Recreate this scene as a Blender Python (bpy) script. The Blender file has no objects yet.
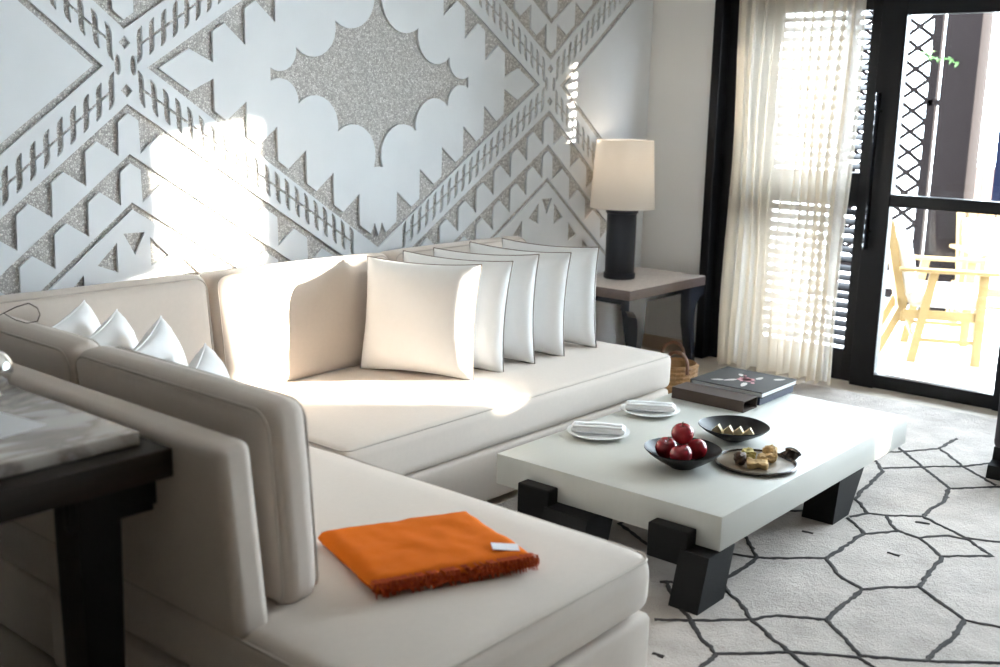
import bpy, bmesh, math, random
from mathutils import Vector, Matrix, noise
random.seed(7)
S = bpy.context.scene
COL = S.collection
PI = math.pi

# ------------------------------------------------------------------ materials
def new_mat(name):
    m = bpy.data.materials.new(name); m.use_nodes = True
    nt = m.node_tree
    return m, nt, nt.nodes, nt.links, nt.nodes['Principled BSDF']

def rgb(c): return (c[0], c[1], c[2], 1)

def mat(name, col, rough=.6, metal=0, spec=.5, var=0, vscale=8, bump=0, bscale=200, bdist=.002, stretch=None, sheen=0, coat=0):
    m, nt, N, L, b = new_mat(name)
    b.inputs['Base Color'].default_value = rgb(col); b.inputs['Roughness'].default_value = rough
    b.inputs['Metallic'].default_value = metal; b.inputs['Specular IOR Level'].default_value = spec
    b.inputs['Sheen Weight'].default_value = sheen; b.inputs['Coat Weight'].default_value = coat
    tc = N.new('ShaderNodeTexCoord'); src = tc.outputs['Object']
    if stretch:
        mp = N.new('ShaderNodeMapping'); mp.inputs['Scale'].default_value = stretch; L.new(src, mp.inputs[0]); src = mp.outputs[0]
    if var:
        n = N.new('ShaderNodeTexNoise'); n.inputs['Scale'].default_value = vscale; n.inputs['Detail'].default_value = 5
        L.new(src, n.inputs['Vector'])
        mx = N.new('ShaderNodeMix'); mx.data_type = 'RGBA'
        mx.inputs['A'].default_value = rgb([c*(1-var) for c in col]); mx.inputs['B'].default_value = rgb([min(1, c*(1+var)) for c in col])
        L.new(n.outputs['Fac'], mx.inputs['Factor']); L.new(mx.outputs['Result'], b.inputs['Base Color'])
    if bump:
        n2 = N.new('ShaderNodeTexNoise'); n2.inputs['Scale'].default_value = bscale; n2.inputs['Detail'].default_value = 3
        L.new(src, n2.inputs['Vector'])
        bp = N.new('ShaderNodeBump'); bp.inputs['Strength'].default_value = bump; bp.inputs['Distance'].default_value = bdist
        L.new(n2.outputs['Fac'], bp.inputs['Height']); L.new(bp.outputs['Normal'], b.inputs['Normal'])
    return m

M = {}
M['wall'] = mat('cream_wall_paint', (.86, .85, .83), .8, var=.02, vscale=3, bump=.1, bscale=60)
M['ceiling'] = mat('ceiling_paint', (.82, .81, .79), .9)
M['plaster'] = mat('smooth_plaster', (.76, .785, .81), .75, var=.05, vscale=5, bump=.12, bscale=40, bdist=.004)
M['floor'] = mat('pale_stone_floor', (.58, .50, .41), .45, var=.08, vscale=4)
M['linen'] = mat('beige_linen', (.59, .515, .45), .85, var=.04, vscale=60, bump=.35, bscale=900, bdist=.0008, sheen=.15)
M['seam'] = mat('linen_seam', (.50, .44, .38), .85)
M['pillow'] = mat('white_cotton', (.83, .82, .81), .85, var=.02, vscale=40, bump=.25, bscale=700, bdist=.0006, sheen=.1)
M['piping'] = mat('taupe_piping', (.22, .18, .155), .7)
M['lacquer'] = mat('offwhite_lacquer', (.60, .595, .55), .38, var=.03, vscale=6, stretch=(1, 9, 1), bump=.06, bscale=30)
M['black_wood'] = mat('black_stained_wood', (.007, .0065, .0065), .6, spec=.2, var=.3, vscale=14, stretch=(1, 1, 6), bump=.4, bscale=60, bdist=.003)
M['dark_wood'] = mat('dark_walnut', (.020, .014, .010), .55, spec=.15, var=.4, vscale=5, stretch=(2, 20, 20), bump=.15, bscale=80)
M['frame'] = mat('black_metal_paint', (.009, .009, .011), .3, spec=.2)
M['gloss_black'] = mat('glossy_dark_lacquer', (.022, .025, .034), .22, coat=.3)
M['lamp_body'] = mat('dark_leather', (.013, .016, .025), .42, bump=.2, bscale=150)
M['table_top'] = mat('grey_brown_veneer', (.72, .65, .61), .25, var=.3, vscale=6, stretch=(3, 18, 10))
M['table_edge'] = mat('brown_veneer_edge', (.17, .13, .12), .35, var=.3, vscale=8, stretch=(3, 3, 25))
M['porcelain'] = mat('white_porcelain', (.84, .84, .83), .15)
M['napkin'] = mat('white_napkin', (.84, .83, .82), .85, bump=.3, bscale=400, bdist=.001)
M['stripe'] = mat('grey_napkin_stripe', (.40, .37, .38), .85)
M['bowl'] = mat('matte_black_ceramic', (.010, .009, .009), .45, spec=.25, bump=.15, bscale=90)
M['board'] = mat('brown_glazed_stoneware', (.19, .145, .10), .3, var=.35, vscale=14, bump=.1, bscale=60)
M['board_rim'] = mat('dark_glazed_rim', (.045, .03, .022), .25)
M['cheese'] = mat('pale_cheese', (.80, .66, .38), .5)
M['biscuit'] = mat('golden_biscuit', (.56, .38, .17), .8, var=.35, vscale=60, bump=.7, bscale=120, bdist=.004)
M['date'] = mat('dark_brown_bite', (.09, .05, .03), .6, var=.5, vscale=80, bump=.8, bscale=120, bdist=.005)
M['pistachio'] = mat('greenish_bite', (.50, .42, .15), .8, var=.35, vscale=60, bump=.7, bscale=120, bdist=.004)
M['stem'] = mat('brown_stem', (.10, .06, .03), .8)
M['slipcase'] = mat('taupe_cloth_case', (.075, .056, .047), .8, spec=.15, bump=.2, bscale=500, bdist=.0006)
M['case_inside'] = mat('case_lining', (.05, .05, .062), .8)
M['book_box'] = mat('navy_box', (.018, .024, .05), .5, spec=.25)
M['pages'] = mat('paper_pages', (.80, .80, .80), .8, var=.08, vscale=4, stretch=(1, 1, 300))
M['orange'] = mat('orange_wool', (.66, .145, .010), .95, spec=.1, var=.12, vscale=10, bump=.6, bscale=260, bdist=.002)
M['orange_dark'] = mat('orange_fringe', (.42, .055, .006), .95, var=.3, vscale=80)
M['tag'] = mat('white_tag', (.75, .75, .78), .6)
M['wicker'] = mat('honey_wicker', (.38, .21, .085), .55, var=.4, vscale=40, bump=.8, bscale=120, bdist=.005)
M['leather'] = mat('brown_leather', (.16, .065, .03), .4, var=.3, vscale=30)
M['teak'] = mat('honey_teak', (.26, .165, .065), .6, spec=.2, var=.15, vscale=8, stretch=(3, 3, 20))
M['outdoor_cushion'] = mat('white_outdoor_cushion', (.85, .84, .82), .85)
M['terrace'] = mat('terrace_stone', (.78, .76, .73), .6, var=.05, vscale=3)
M['outwall'] = mat('white_render', (.80, .79, .77), .9)
M['pergola'] = mat('pergola_timber', (.008, .006, .006), .9, spec=.03, var=.2, vscale=6, stretch=(12, 12, 1))
M['bluepaint'] = mat('blue_paint', (.05, .08, .2), .6)
M['navypaint'] = mat('navy_paint', (.004, .005, .012), .9, spec=.03)
M['terracotta'] = mat('salmon_timber', (.18, .10, .075), .7, var=.15, vscale=10, stretch=(14, 14, 1))
M['leaf'] = mat('bright_leaf', (.06, .14, .03), .6)
M['silver'] = mat('polished_silver', (.75, .74, .72), .18, metal=1)
M['paper'] = mat('white_paper', (.80, .80, .82), .8)
M['wire'] = mat('thin_wire', (.12, .09, .07), .5)
M['drape'] = mat('charcoal_upholstery', (.05, .045, .052), .85, bump=.4, bscale=300, bdist=.002)
M['rug_line'] = mat('dark_rug_yarn', (.028, .022, .02), .95, bump=.8, bscale=300, bdist=.004)
M['trim_wood'] = mat('oak_baseboard', (.42, .32, .23), .5)
M['dark_room'] = mat('dark_brown_panel', (.11, .088, .072), .6)
M['brass'] = mat('aged_brass', (.5, .38, .18), .3, metal=1)

def pebble_mat():
    m, nt, N, L, b = new_mat('pebble_aggregate')
    tc = N.new('ShaderNodeTexCoord')
    v = N.new('ShaderNodeTexVoronoi'); v.inputs['Scale'].default_value = 110; v.inputs['Randomness'].default_value = 1
    L.new(tc.outputs['Object'], v.inputs['Vector'])
    cr = N.new('ShaderNodeValToRGB'); e = cr.color_ramp.elements
    e[0].position = 0; e[0].color = (.40, .385, .37, 1); e[1].position = 1; e[1].color = (.84, .82, .80, 1)
    x = e.new(.35); x.color = (.60, .58, .56, 1)
    x = e.new(.7); x.color = (.70, .68, .655, 1)
    sep = N.new('ShaderNodeSeparateColor'); L.new(v.outputs['Color'], sep.inputs[0]); L.new(sep.outputs[0], cr.inputs[0])
    v2 = N.new('ShaderNodeTexVoronoi'); v2.feature = 'DISTANCE_TO_EDGE'; v2.inputs['Scale'].default_value = 110
    L.new(tc.outputs['Object'], v2.inputs['Vector'])
    mr = N.new('ShaderNodeMapRange'); mr.inputs['From Max'].default_value = .16; L.new(v2.outputs['Distance'], mr.inputs['Value'])
    mx = N.new('ShaderNodeMix'); mx.data_type = 'RGBA'; mx.inputs['A'].default_value = (.38, .36, .34, 1)
    L.new(mr.outputs[0], mx.inputs['Factor']); L.new(cr.outputs[0], mx.inputs['B']); L.new(mx.outputs['Result'], b.inputs['Base Color'])
    bp = N.new('ShaderNodeBump'); bp.inputs['Strength'].default_value = .6; bp.inputs['Distance'].default_value = .003
    L.new(mr.outputs[0], bp.inputs['Height']); L.new(bp.outputs['Normal'], b.inputs['Normal'])
    b.inputs['Roughness'].default_value = .8
    return m
M['pebble'] = pebble_mat()

def rug_mat():
    m, nt, N, L, b = new_mat('ivory_wool_pile')
    tc = N.new('ShaderNodeTexCoord')
    n = N.new('ShaderNodeTexNoise'); n.inputs['Scale'].default_value = 7; n.inputs['Detail'].default_value = 8; L.new(tc.outputs['Object'], n.inputs['Vector'])
    cr = N.new('ShaderNodeValToRGB'); e = cr.color_ramp.elements
    e[0].position = .3; e[0].color = (.33, .28, .245, 1); e[1].position = .7; e[1].color = (.48, .425, .38, 1)
    L.new(n.outputs['Fac'], cr.inputs[0]); L.new(cr.outputs[0], b.inputs['Base Color'])
    n2 = N.new('ShaderNodeTexNoise'); n2.inputs['Scale'].default_value = 170; n2.inputs['Detail'].default_value = 4; L.new(tc.outputs['Object'], n2.inputs['Vector'])
    n3 = N.new('ShaderNodeTexNoise'); n3.inputs['Scale'].default_value = 40; n3.inputs['Detail'].default_value = 3; L.new(tc.outputs['Object'], n3.inputs['Vector'])
    ad = N.new('ShaderNodeMath'); ad.operation = 'ADD'; L.new(n2.outputs['Fac'], ad.inputs[0]); L.new(n3.outputs['Fac'], ad.inputs[1])
    bp = N.new('ShaderNodeBump'); bp.inputs['Strength'].default_value = .7; bp.inputs['Distance'].default_value = .008
    L.new(ad.outputs[0], bp.inputs['Height']); L.new(bp.outputs['Normal'], b.inputs['Normal'])
    b.inputs['Roughness'].default_value = .95; b.inputs['Sheen Weight'].default_value = .2
    return m
M['rug'] = rug_mat()

def marble_mat():
    m, nt, N, L, b = new_mat('veined_marble')
    tc = N.new('ShaderNodeTexCoord')
    mp = N.new('ShaderNodeMapping'); mp.inputs['Rotation'].default_value = (0, 0, .6); mp.inputs['Scale'].default_value = (1, 2.2, 1); L.new(tc.outputs['Object'], mp.inputs[0])
    n = N.new('ShaderNodeTexNoise'); n.inputs['Scale'].default_value = 4; n.inputs['Detail'].default_value = 6; n.inputs['Distortion'].default_value = .8
    L.new(mp.outputs[0], n.inputs['Vector'])
    cr = N.new('ShaderNodeValToRGB'); e = cr.color_ramp.elements
    e[0].position = .38; e[0].color = (.50, .465, .43, 1); e[1].position = .7; e[1].color = (.50, .465, .43, 1)
    x = e.new(.5); x.color = (.24, .20, .175, 1); x = e.new(.45); x.color = (.43, .39, .355, 1); x = e.new(.56); x.color = (.41, .36, .31, 1)
    L.new(n.outputs['Fac'], cr.inputs[0]); L.new(cr.outputs[0], b.inputs['Base Color']); b.inputs['Roughness'].default_value = .22
    return m
M['marble'] = marble_mat()

def apple_mat():
    m, nt, N, L, b = new_mat('dark_red_apple_skin')
    tc = N.new('ShaderNodeTexCoord')
    n = N.new('ShaderNodeTexNoise'); n.inputs['Scale'].default_value = 22; n.inputs['Detail'].default_value = 6
    mp = N.new('ShaderNodeMapping'); mp.inputs['Scale'].default_value = (1.6, 1.6, .35); L.new(tc.outputs['Object'], mp.inputs[0]); L.new(mp.outputs[0], n.inputs['Vector'])
    cr = N.new('ShaderNodeValToRGB'); e = cr.color_ramp.elements
    e[0].position = .35; e[0].color = (.15, .003, .010, 1); e[1].position = .7; e[1].color = (.36, .012, .018, 1)
    L.new(n.outputs['Fac'], cr.inputs[0]); L.new(cr.outputs[0], b.inputs['Base Color']); b.inputs['Roughness'].default_value = .25
    return m
M['apple'] = apple_mat()

def glass_mat():
    m, nt, N, L, b = new_mat('clear_window_glass'); N.remove(b)
    o = N['Material Output']; t = N.new('ShaderNodeBsdfTransparent'); t.inputs[0].default_value = (.97, .985, .98, 1)
    g = N.new('ShaderNodeBsdfGlossy'); g.inputs['Roughness'].default_value = .01
    f = N.new('ShaderNodeFresnel'); f.inputs[0].default_value = 1.3
    x = N.new('ShaderNodeMixShader'); L.new(f.outputs[0], x.inputs[0]); L.new(t.outputs[0], x.inputs[1]); L.new(g.outputs[0], x.inputs[2]); L.new(x.outputs[0], o.inputs[0])
    return m
M['glass'] = glass_mat()

def sheer_mat():
    m, nt, N, L, b = new_mat('sheer_cream_voile'); N.remove(b)
    o = N['Material Output']
    t = N.new('ShaderNodeBsdfTransparent'); t.inputs[0].default_value = (1, .985, .95, 1)
    d = N.new('ShaderNodeBsdfDiffuse'); d.inputs[0].default_value = (.90, .835, .735, 1)
    tr = N.new('ShaderNodeBsdfTranslucent'); tr.inputs[0].default_value = (.90, .835, .735, 1)
    a = N.new('ShaderNodeMixShader'); a.inputs[0].default_value = .5; L.new(d.outputs[0], a.inputs[1]); L.new(tr.outputs[0], a.inputs[2])
    tc = N.new('ShaderNodeTexCoord'); n = N.new('ShaderNodeTexNoise'); n.inputs['Scale'].default_value = 300; L.new(tc.outputs['Object'], n.inputs['Vector'])
    mr = N.new('ShaderNodeMapRange'); mr.inputs['To Min'].default_value = .62; mr.inputs['To Max'].default_value = .84; L.new(n.outputs['Fac'], mr.inputs['Value'])
    x = N.new('ShaderNodeMixShader'); L.new(mr.outputs[0], x.inputs[0]); L.new(t.outputs[0], x.inputs[1]); L.new(a.outputs[0], x.inputs[2]); L.new(x.outputs[0], o.inputs[0])
    return m
M['sheer'] = sheer_mat()

def shade_mat():
    m, nt, N, L, b = new_mat('white_fabric_shade'); N.remove(b)
    o = N['Material Output']
    d = N.new('ShaderNodeBsdfDiffuse'); d.inputs[0].default_value = (.90, .89, .87, 1)
    tr = N.new('ShaderNodeBsdfTranslucent'); tr.inputs[0].default_value = (.86, .82, .77, 1)
    a = N.new('ShaderNodeMixShader'); a.inputs[0].default_value = .45; L.new(d.outputs[0], a.inputs[1]); L.new(tr.outputs[0], a.inputs[2]); L.new(a.outputs[0], o.inputs[0])
    return m
M['shade'] = shade_mat()

def bulb_mat():
    m, nt, N, L, b = new_mat('lit_bulb')
    b.inputs['Emission Color'].default_value = (1, .72, .42, 1); b.inputs['Emission Strength'].default_value = 6
    return m
M['bulb'] = bulb_mat()

def cover_mat():
    # dark printed book cover: scattered pale and pink motif towards the middle
    m, nt, N, L, b = new_mat('printed_dark_cover')
    tc = N.new('ShaderNodeTexCoord'); n = N.new('ShaderNodeTexNoise'); n.inputs['Scale'].default_value = 300; L.new(tc.outputs['Object'], n.inputs['Vector'])
    mx = N.new('ShaderNodeMix'); mx.data_type = 'RGBA'; mx.inputs['A'].default_value = (.025, .024, .024, 1); mx.inputs['B'].default_value = (.055, .052, .05, 1)
    L.new(n.outputs['Fac'], mx.inputs['Factor']); L.new(mx.outputs['Result'], b.inputs['Base Color']); b.inputs['Roughness'].default_value = .6; b.inputs['Specular IOR Level'].default_value = .2
    return m
M['cover'] = cover_mat()
M['print_pink'] = mat('pink_print', (.50, .20, .22), .5)
M['print_pale'] = mat('pale_print', (.52, .48, .45), .5)

# ------------------------------------------------------------------ mesh helpers
def bm_(): return bmesh.new()

def add_box(bm, x0, x1, y0, y1, z0, z1, bev=0, seg=2, mtx=None):
    r = bmesh.ops.create_cube(bm, size=1)
    vs = r['verts']
    for v in vs:
        v.co = Vector(((x0+x1)/2+v.co.x*(x1-x0), (y0+y1)/2+v.co.y*(y1-y0), (z0+z1)/2+v.co.z*(z1-z0)))
    if bev:
        es = list({e for v in vs for e in v.link_edges})
        rr = bmesh.ops.bevel(bm, geom=es, offset=bev, segments=seg, affect='EDGES', profile=.5)
        vs = list({v for f in rr['faces'] for v in f.verts} | {v for v in vs if v.is_valid})
    if mtx is not None:
        for v in vs: v.co = mtx @ v.co

def frame_from(d):
    d = d.normalized(); up = Vector((0, 0, 1)) if abs(d.z) < .95 else Vector((0, 1, 0))
    a = d.cross(up).normalized(); return a, a.cross(d).normalized()

def add_tube(bm, pts, r, n=8, closed=False, caps=True):
    pts = [Vector(p) for p in pts]; rings = []; k = len(pts)
    pa = None
    for i, p in enumerate(pts):
        if closed: d = pts[(i+1) % k]-pts[i-1]
        else: d = pts[min(i+1, k-1)]-pts[max(i-1, 0)]
        if d.length < 1e-9: d = Vector((0, 0, 1))
        d.normalize()
        if pa is None: a, b = frame_from(d)
        else:
            a = pa-d*pa.dot(d)
            a = a.normalized() if a.length > 1e-6 else frame_from(d)[0]
            b = d.cross(a)
        pa = a
        rr = r[i] if isinstance(r, (list, tuple)) else r
        rings.append([bm.verts.new(p+a*math.cos(2*PI*j/n)*rr+b*math.sin(2*PI*j/n)*rr) for j in range(n)])
    m = k if closed else k-1
    for i in range(m):
        A, B = rings[i], rings[(i+1) % k]
        for j in range(n):
            bm.faces.new((A[j], A[(j+1) % n], B[(j+1) % n], B[j]))
    if caps and not closed:
        bm.faces.new(rings[0][::-1]); bm.faces.new(rings[-1])

def add_lathe(bm, prof, cx, cy, n=48, cap0=True, cap1=True):
    rings = []
    for r, z in prof:
        rings.append([bm.verts.new((cx+r*math.cos(2*PI*j/n), cy+r*math.sin(2*PI*j/n), z)) for j in range(n)])
    for A, B in zip(rings, rings[1:]):
        for j in range(n): bm.faces.new((A[j], A[(j+1) % n], B[(j+1) % n], B[j]))
    if cap0: bm.faces.new(rings[0][::-1])
    if cap1: bm.faces.new(rings[-1])

def add_prism(bm, poly, axis, a0, a1, mtx=None):
    """extrude a 2-D polygon along axis ('x': poly=(y,z), 'y': poly=(x,z), 'z': poly=(x,y))"""
    def P(p, a): return {'x': (a, p[0], p[1]), 'y': (p[0], a, p[1]), 'z': (p[0], p[1], a)}[axis]
    A = [bm.verts.new(P(p, a0)) for p in poly]; B = [bm.verts.new(P(p, a1)) for p in poly]
    if mtx is not None:
        for v in A+B: v.co = mtx @ v.co
    n = len(poly)
    bm.faces.new(A); bm.faces.new(B[::-1])
    for i in range(n): bm.faces.new((A[i], B[i], B[(i+1) % n], A[(i+1) % n]))

def soft_ts(h, r, n):
    out = [-h, -h+.12*r, -h+.3*r, -h+.6*r, -h+r]
    m = max(2, n)
    for i in range(1, m): out.append(-h+r+(2*h-2*r)*i/m)
    return out+[-x for x in out[:5]][::-1]

def add_soft(bm, x0, x1, y0, y1, z0, z1, r, puff=(0, 0, 0), n=10, wob=0, seed=0, mtx=None, wf=1):
    c = Vector(((x0+x1)/2, (y0+y1)/2, (z0+z1)/2)); h = Vector(((x1-x0)/2, (y1-y0)/2, (z1-z0)/2))
    r = min(r, min(h)*.98)
    T = [soft_ts(h[i], r, n) for i in range(3)]
    cache = {}
    def V(p):
        key = tuple(round(x, 5) for x in p)
        if key in cache: return cache[key]
        q = Vector([max(-h[i]+r, min(h[i]-r, p[i])) for i in range(3)]); d = Vector(p)-q
        o = q+d.normalized()*r if d.length > 1e-9 else Vector(p)
        u = [p[i]/h[i] for i in range(3)]
        for i in range(3):
            if puff[i]:
                j, k = (i+1) % 3, (i+2) % 3
                o[i] += puff[i]*u[i]*(1-abs(u[j])**2.5)*(1-abs(u[k])**2.5)
        if wob:
            nv = noise.noise_vector((o*wf+Vector((seed*3.1, seed, 0)))*3.2)+.5*noise.noise_vector((o*wf+Vector((seed, 0, 9)))*8)
            o += nv*wob
        w = c+o
        if mtx is not None: w = mtx @ w
        v = bm.verts.new(w); cache[key] = v; return v
    for ax in range(3):
        j, k = (ax+1) % 3, (ax+2) % 3
        for s in (-1, 1):
            for a in range(len(T[j])-1):
                for b in range(len(T[k])-1):
                    q = []
                    for (ia, ib) in ((a, b), (a+1, b), (a+1, b+1), (a, b+1)):
                        p = [0, 0, 0]; p[ax] = s*h[ax]; p[j] = T[j][ia]; p[k] = T[k][ib]; q.append(V(p))
                    if s < 0: q.reverse()
                    bm.faces.new(q)

def rrect(u0, u1, v0, v1, r, n=6):
    out = []
    for cx, cy, a in ((u1-r, v1-r, 0), (u0+r, v1-r, PI/2), (u0+r, v0+r, PI), (u1-r, v0+r, 1.5*PI)):
        for i in range(n+1): out.append((cx+r*math.cos(a+i*PI/2/n), cy+r*math.sin(a+i*PI/2/n)))
    return out

WORLD = {}
def obj(name, bm, m, parent=None, smooth=True, label=None, local=False, origin=None):
    bmesh.ops.recalc_face_normals(bm, faces=bm.faces)
    me = bpy.data.meshes.new(name); off = Vector((0, 0, 0))
    if parent is not None and not local: off = WORLD[parent.name]
    if origin is not None: off = Vector(origin)
    if off.length:
        for v in bm.verts: v.co -= off
    bm.to_mesh(me); bm.free()
    for mm in (m if isinstance(m, (list, tuple)) else [m]): me.materials.append(mm)
    o = bpy.data.objects.new(name, me); COL.objects.link(o)
    if smooth:
        for p in me.polygons: p.use_smooth = True
        try: me.set_sharp_from_angle(angle=math.radians(38))
        except Exception: pass
    if parent is not None: o.parent = parent; WORLD[o.name] = WORLD[parent.name].copy()
    else:
        if origin is not None: o.location = origin
        WORLD[o.name] = Vector(origin) if origin is not None else Vector((0, 0, 0))
    if label: o['label'] = label
    return o

def tag(o, label, cat, group=None, kind=None):
    o['label'] = label; o['category'] = cat
    if group: o['group'] = group
    if kind: o['kind'] = kind
    return o

def thing(name, label, cat, loc=(0, 0, 0), rotz=0, group=None):
    o = bpy.data.objects.new(name, None); COL.objects.link(o); o.location = loc; o.rotation_euler = (0, 0, rotz); o.empty_display_size = .1
    WORLD[o.name] = Vector(loc)
    return tag(o, label, cat, group)

def struct(name, bm, m, parent=None, smooth=False):
    o = obj(name, bm, m, parent, smooth)
    if parent is None: o['kind'] = 'structure'
    return o

def dup(root, loc, rot=None, label=None):
    r = root.copy(); COL.objects.link(r); r.location = loc
    if rot is not None: r.rotation_euler = rot
    if label: r['label'] = label
    for ch in list(root.children):
        c = ch.copy(); COL.objects.link(c); c.parent = r
        for g in list(ch.children):
            d = g.copy(); COL.objects.link(d); d.parent = c
    return r

# ------------------------------------------------------------------ room shell
XW, YW, ZC = 6.25, 4.01, 2.75          # window wall, mural wall, ceiling
XL, YB = -1.0, -3.0
b = bm_(); add_box(b, XL-.2, XW+.16, YB-.2, YW+.2, -.1, 0); struct('floor', b, M['floor'])
b = bm_(); add_box(b, XL-.2, XW+.16, YB-.2, YW+.2, ZC, ZC+.15); struct('ceiling', b, M['ceiling'])
b = bm_(); add_box(b, XL-.2, XL, YB-.2, YW+.2, 0, ZC); struct('wall_left', b, M['dark_room'])
b = bm_(); add_box(b, XL, XW+.16, YB-.2, YB, 0, ZC); struct('wall_front', b, M['dark_room'])
b = bm_(); add_box(b, XL, XW+.16, YW+.012, YW+.2, 0, ZC); struct('wall_back', b, M['wall'])
b = bm_()
add_box(b, XW, XW+.16, 3.53, YW+.012, 0, ZC)
add_box(b, XW, XW+.16, YB, 3.53, 2.56, ZC)
add_box(b, XW, XW+.16, YB, -.54, 0, 2.56)
struct('wall_right', b, M['wall'])
b = bm_(); add_box(b, XW-.016, XW, 3.53, YW, 0, .09, .003); struct('baseboard_right', b, M['trim_wood'])

# ------------------------------------------------------------------ carved mural
MX, MZ = 3.82, 1.705                    # medallion centre
CL, CR = 2.455-MX, 5.186-MX             # crossings, local u
holes = []
def hole(p): holes.append([(MX+u, MZ+v) for u, v in p])
VB = -1.30                              # lowest v kept

def arm(cx, su, sv, m, umax, center):
    """one quadrant at a crossing: comb band, chevrons with teeth, floating triangles"""
    P = lambda u, v: (cx+su*u, sv*v)
    # comb: slashes joined by a spine, one outline
    mid = lambda u: m*u+.043
    us = [.066+.056*i for i in range(int((umax-.09)/.056))]
    hl = .07
    top, bot = [], []
    for i, u in enumerate(us):
        w, sp = .0125, .0065
        c = mid(u)
        top += [(u-w, c+sp-m*w), (u-w, c+hl*.45), (u-w*.55, c+hl*.78), (u+w*.9, c+hl*1.06), (u+w*1.25, c+hl*1.02), (u+w*1.05, c+hl*.6), (u+w, c+sp+m*w)]
        bot += [(u-w, c-sp-m*w), (u-w*1.05, c-hl*.6), (u-w*1.25, c-hl*1.02), (u-w*.9, c-hl*1.06), (u+w*.55, c-hl*.78), (u+w, c-hl*.45), (u+w, c-sp+m*w)]
    hole([P(*q) for q in top+bot[::-1]])
    return P

def chevron(cx, sv, apex, mL, mR, uL, uR, th, teeth, pitchL=.145, pitchR=.172):
    """V line through a crossing column with saw teeth on the side away from the crossing"""
    outer = [(-uL, apex+mL*uL), (0, apex), (uR, apex+mR*uR)]
    ri = []
    def side(m, U, pitch, s):
        pts = []
        line = lambda u: apex+th+m*u
        if not teeth: return [(0, line(0)), (U, line(U))]
        pts.append((0, line(0)))
        u = .045
        while u+.1 < U:
            pts += [(u, line(u)), (u+.004, line(u)+.132), (u+.095, line(u+.095))]
            u += pitch
        pts.append((U, line(U)))
        return pts
    R_ = side(mR, uR, pitchR, 1); L_ = side(mL, uL, pitchL, -1)
    inner = [(u, v) for u, v in R_[::-1]]+[(-u, v) for u, v in L_[1:]]
    poly = outer+inner
    hole([(cx+u, -v) if sv < 0 else (cx+u, v) for u, v in poly])

def tri(cx, sv, pts): hole([(cx+u, v if sv > 0 else -v) for u, v in pts])

MI, MO = .625, .78                      # band slopes inside and outside the medallion diamond
for cx, inn in ((CL, 1), (CR, -1)):
    for sv in (-1, 1):
        mi = MI if sv < 0 else .66
        mo = MO
        arm(cx, inn, sv, mi, 1.30, True)
        arm(cx, -inn, sv, mo, .84, False)
        mL, mR = (mo, mi) if inn > 0 else (mi, mo)
        uL, uR = (.84, 1.28) if inn > 0 else (1.28, .84)
        chevron(cx, sv, .143, mL, mR, uL, uR, .036, True)
        chevron(cx, sv, .339, mL, mR, uL, uR, .036, True)
        chevron(cx, sv, .532, mL, mR, uL, uR, .028, False)
        if sv < 0:
            tri(cx, sv, [(-.045, .655), (.052, .655), (.005, .745)])
            for s, m in ((-1, mL), (1, mR)):
                for k in range(3):
                    u = .075+.15*k; v0 = .63+m*u
                    tri(cx, sv, [(s*u, v0), (s*u, v0+.12), (s*(u+.09), v0+.085)])
        # small marks on the axis
        tri(cx, sv, [(0, .118), (.026, .092), (0, .066), (-.026, .092)])
    for s in (-1, 1):
        hole([(cx+s*.034+.014*math.cos(t*PI/6)*(1 if True else 0), .006+.04*math.sin(t*PI/6)) for t in range(12)])
# plain outer diamonds: thin pebble border
for cx, s in ((CL, -1), (CR, 1)):
    U, t = .84, .034
    hole([(cx+s*.097, 0), (cx+s*U, MO*(U-.097)), (cx+s*U, MO*(U-.097)-t*1.25), (cx+s*(.097+t*1.25), 0), (cx+s*U, -MO*(U-.097)+t*1.25), (cx+s*U, -MO*(U-.097))])
# medallion diamond: pebble border with teeth pointing inwards, as a ring (outer hole, inner island)
UI = CR-.097
ring_o, ring_i = [], []
Hd, Hu = -.83, .80
ring_o = [(-UI, 0), (0, Hd), (UI, 0), (0, Hu)]
def inner_edge(s, sv, H):
    """inner outline of the border from the crossing tip to the middle, for side s"""
    g = abs(H)/UI
    line = lambda a: (UI-a)*g-.036*1.1         # a = |u|
    tip = UI-.052
    pts = [(tip, 0)]
    pts += [(tip-.145, line(tip-.145)), (tip-.262, .033), (tip-.264, line(tip-.264))]
    a = tip-.264-.165
    while a > .12:
        pts += [(a+.105, line(a+.105)), (a, max(line(a)-.15, .05)), (a-.003, line(a-.003))]
        a -= .165
    pts += [(.052, line(.052)), (.024, line(.024)-.07), (0, line(0)-.02)]
    return [(s*u, (v if sv > 0 else -v)) for u, v in pts]
rb = inner_edge(-1, -1, Hd)+inner_edge(1, -1, Hd)[::-1][1:]
rt = inner_edge(1, 1, Hu)[1:]+inner_edge(-1, 1, Hu)[::-1][1:-1]
hole(ring_o); hole(rb+rt)
def arc3(p, q, r, n=9):
    ax, ay = p; bx, by = q; cx, cy = r
    d = 2*(ax*(by-cy)+bx*(cy-ay)+cx*(ay-by))
    ux = ((ax*ax+ay*ay)*(by-cy)+(bx*bx+by*by)*(cy-ay)+(cx*cx+cy*cy)*(ay-by))/d
    uy = ((ax*ax+ay*ay)*(cx-bx)+(bx*bx+by*by)*(ax-cx)+(cx*cx+cy*cy)*(bx-ax))/d
    a0, am, a1 = [math.atan2(y-uy, x-ux) for x, y in (p, q, r)]
    R = math.hypot(ax-ux, ay-uy)
    def norm(a, ref):
        while a-ref > PI: a -= 2*PI
        while a-ref < -PI: a += 2*PI
        return a
    am = norm(am, a0); a1 = norm(a1, am)
    return [(ux+R*math.cos(a0+(a1-a0)*i/n), uy+R*math.sin(a0+(a1-a0)*i/n)) for i in range(n+1)]
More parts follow.
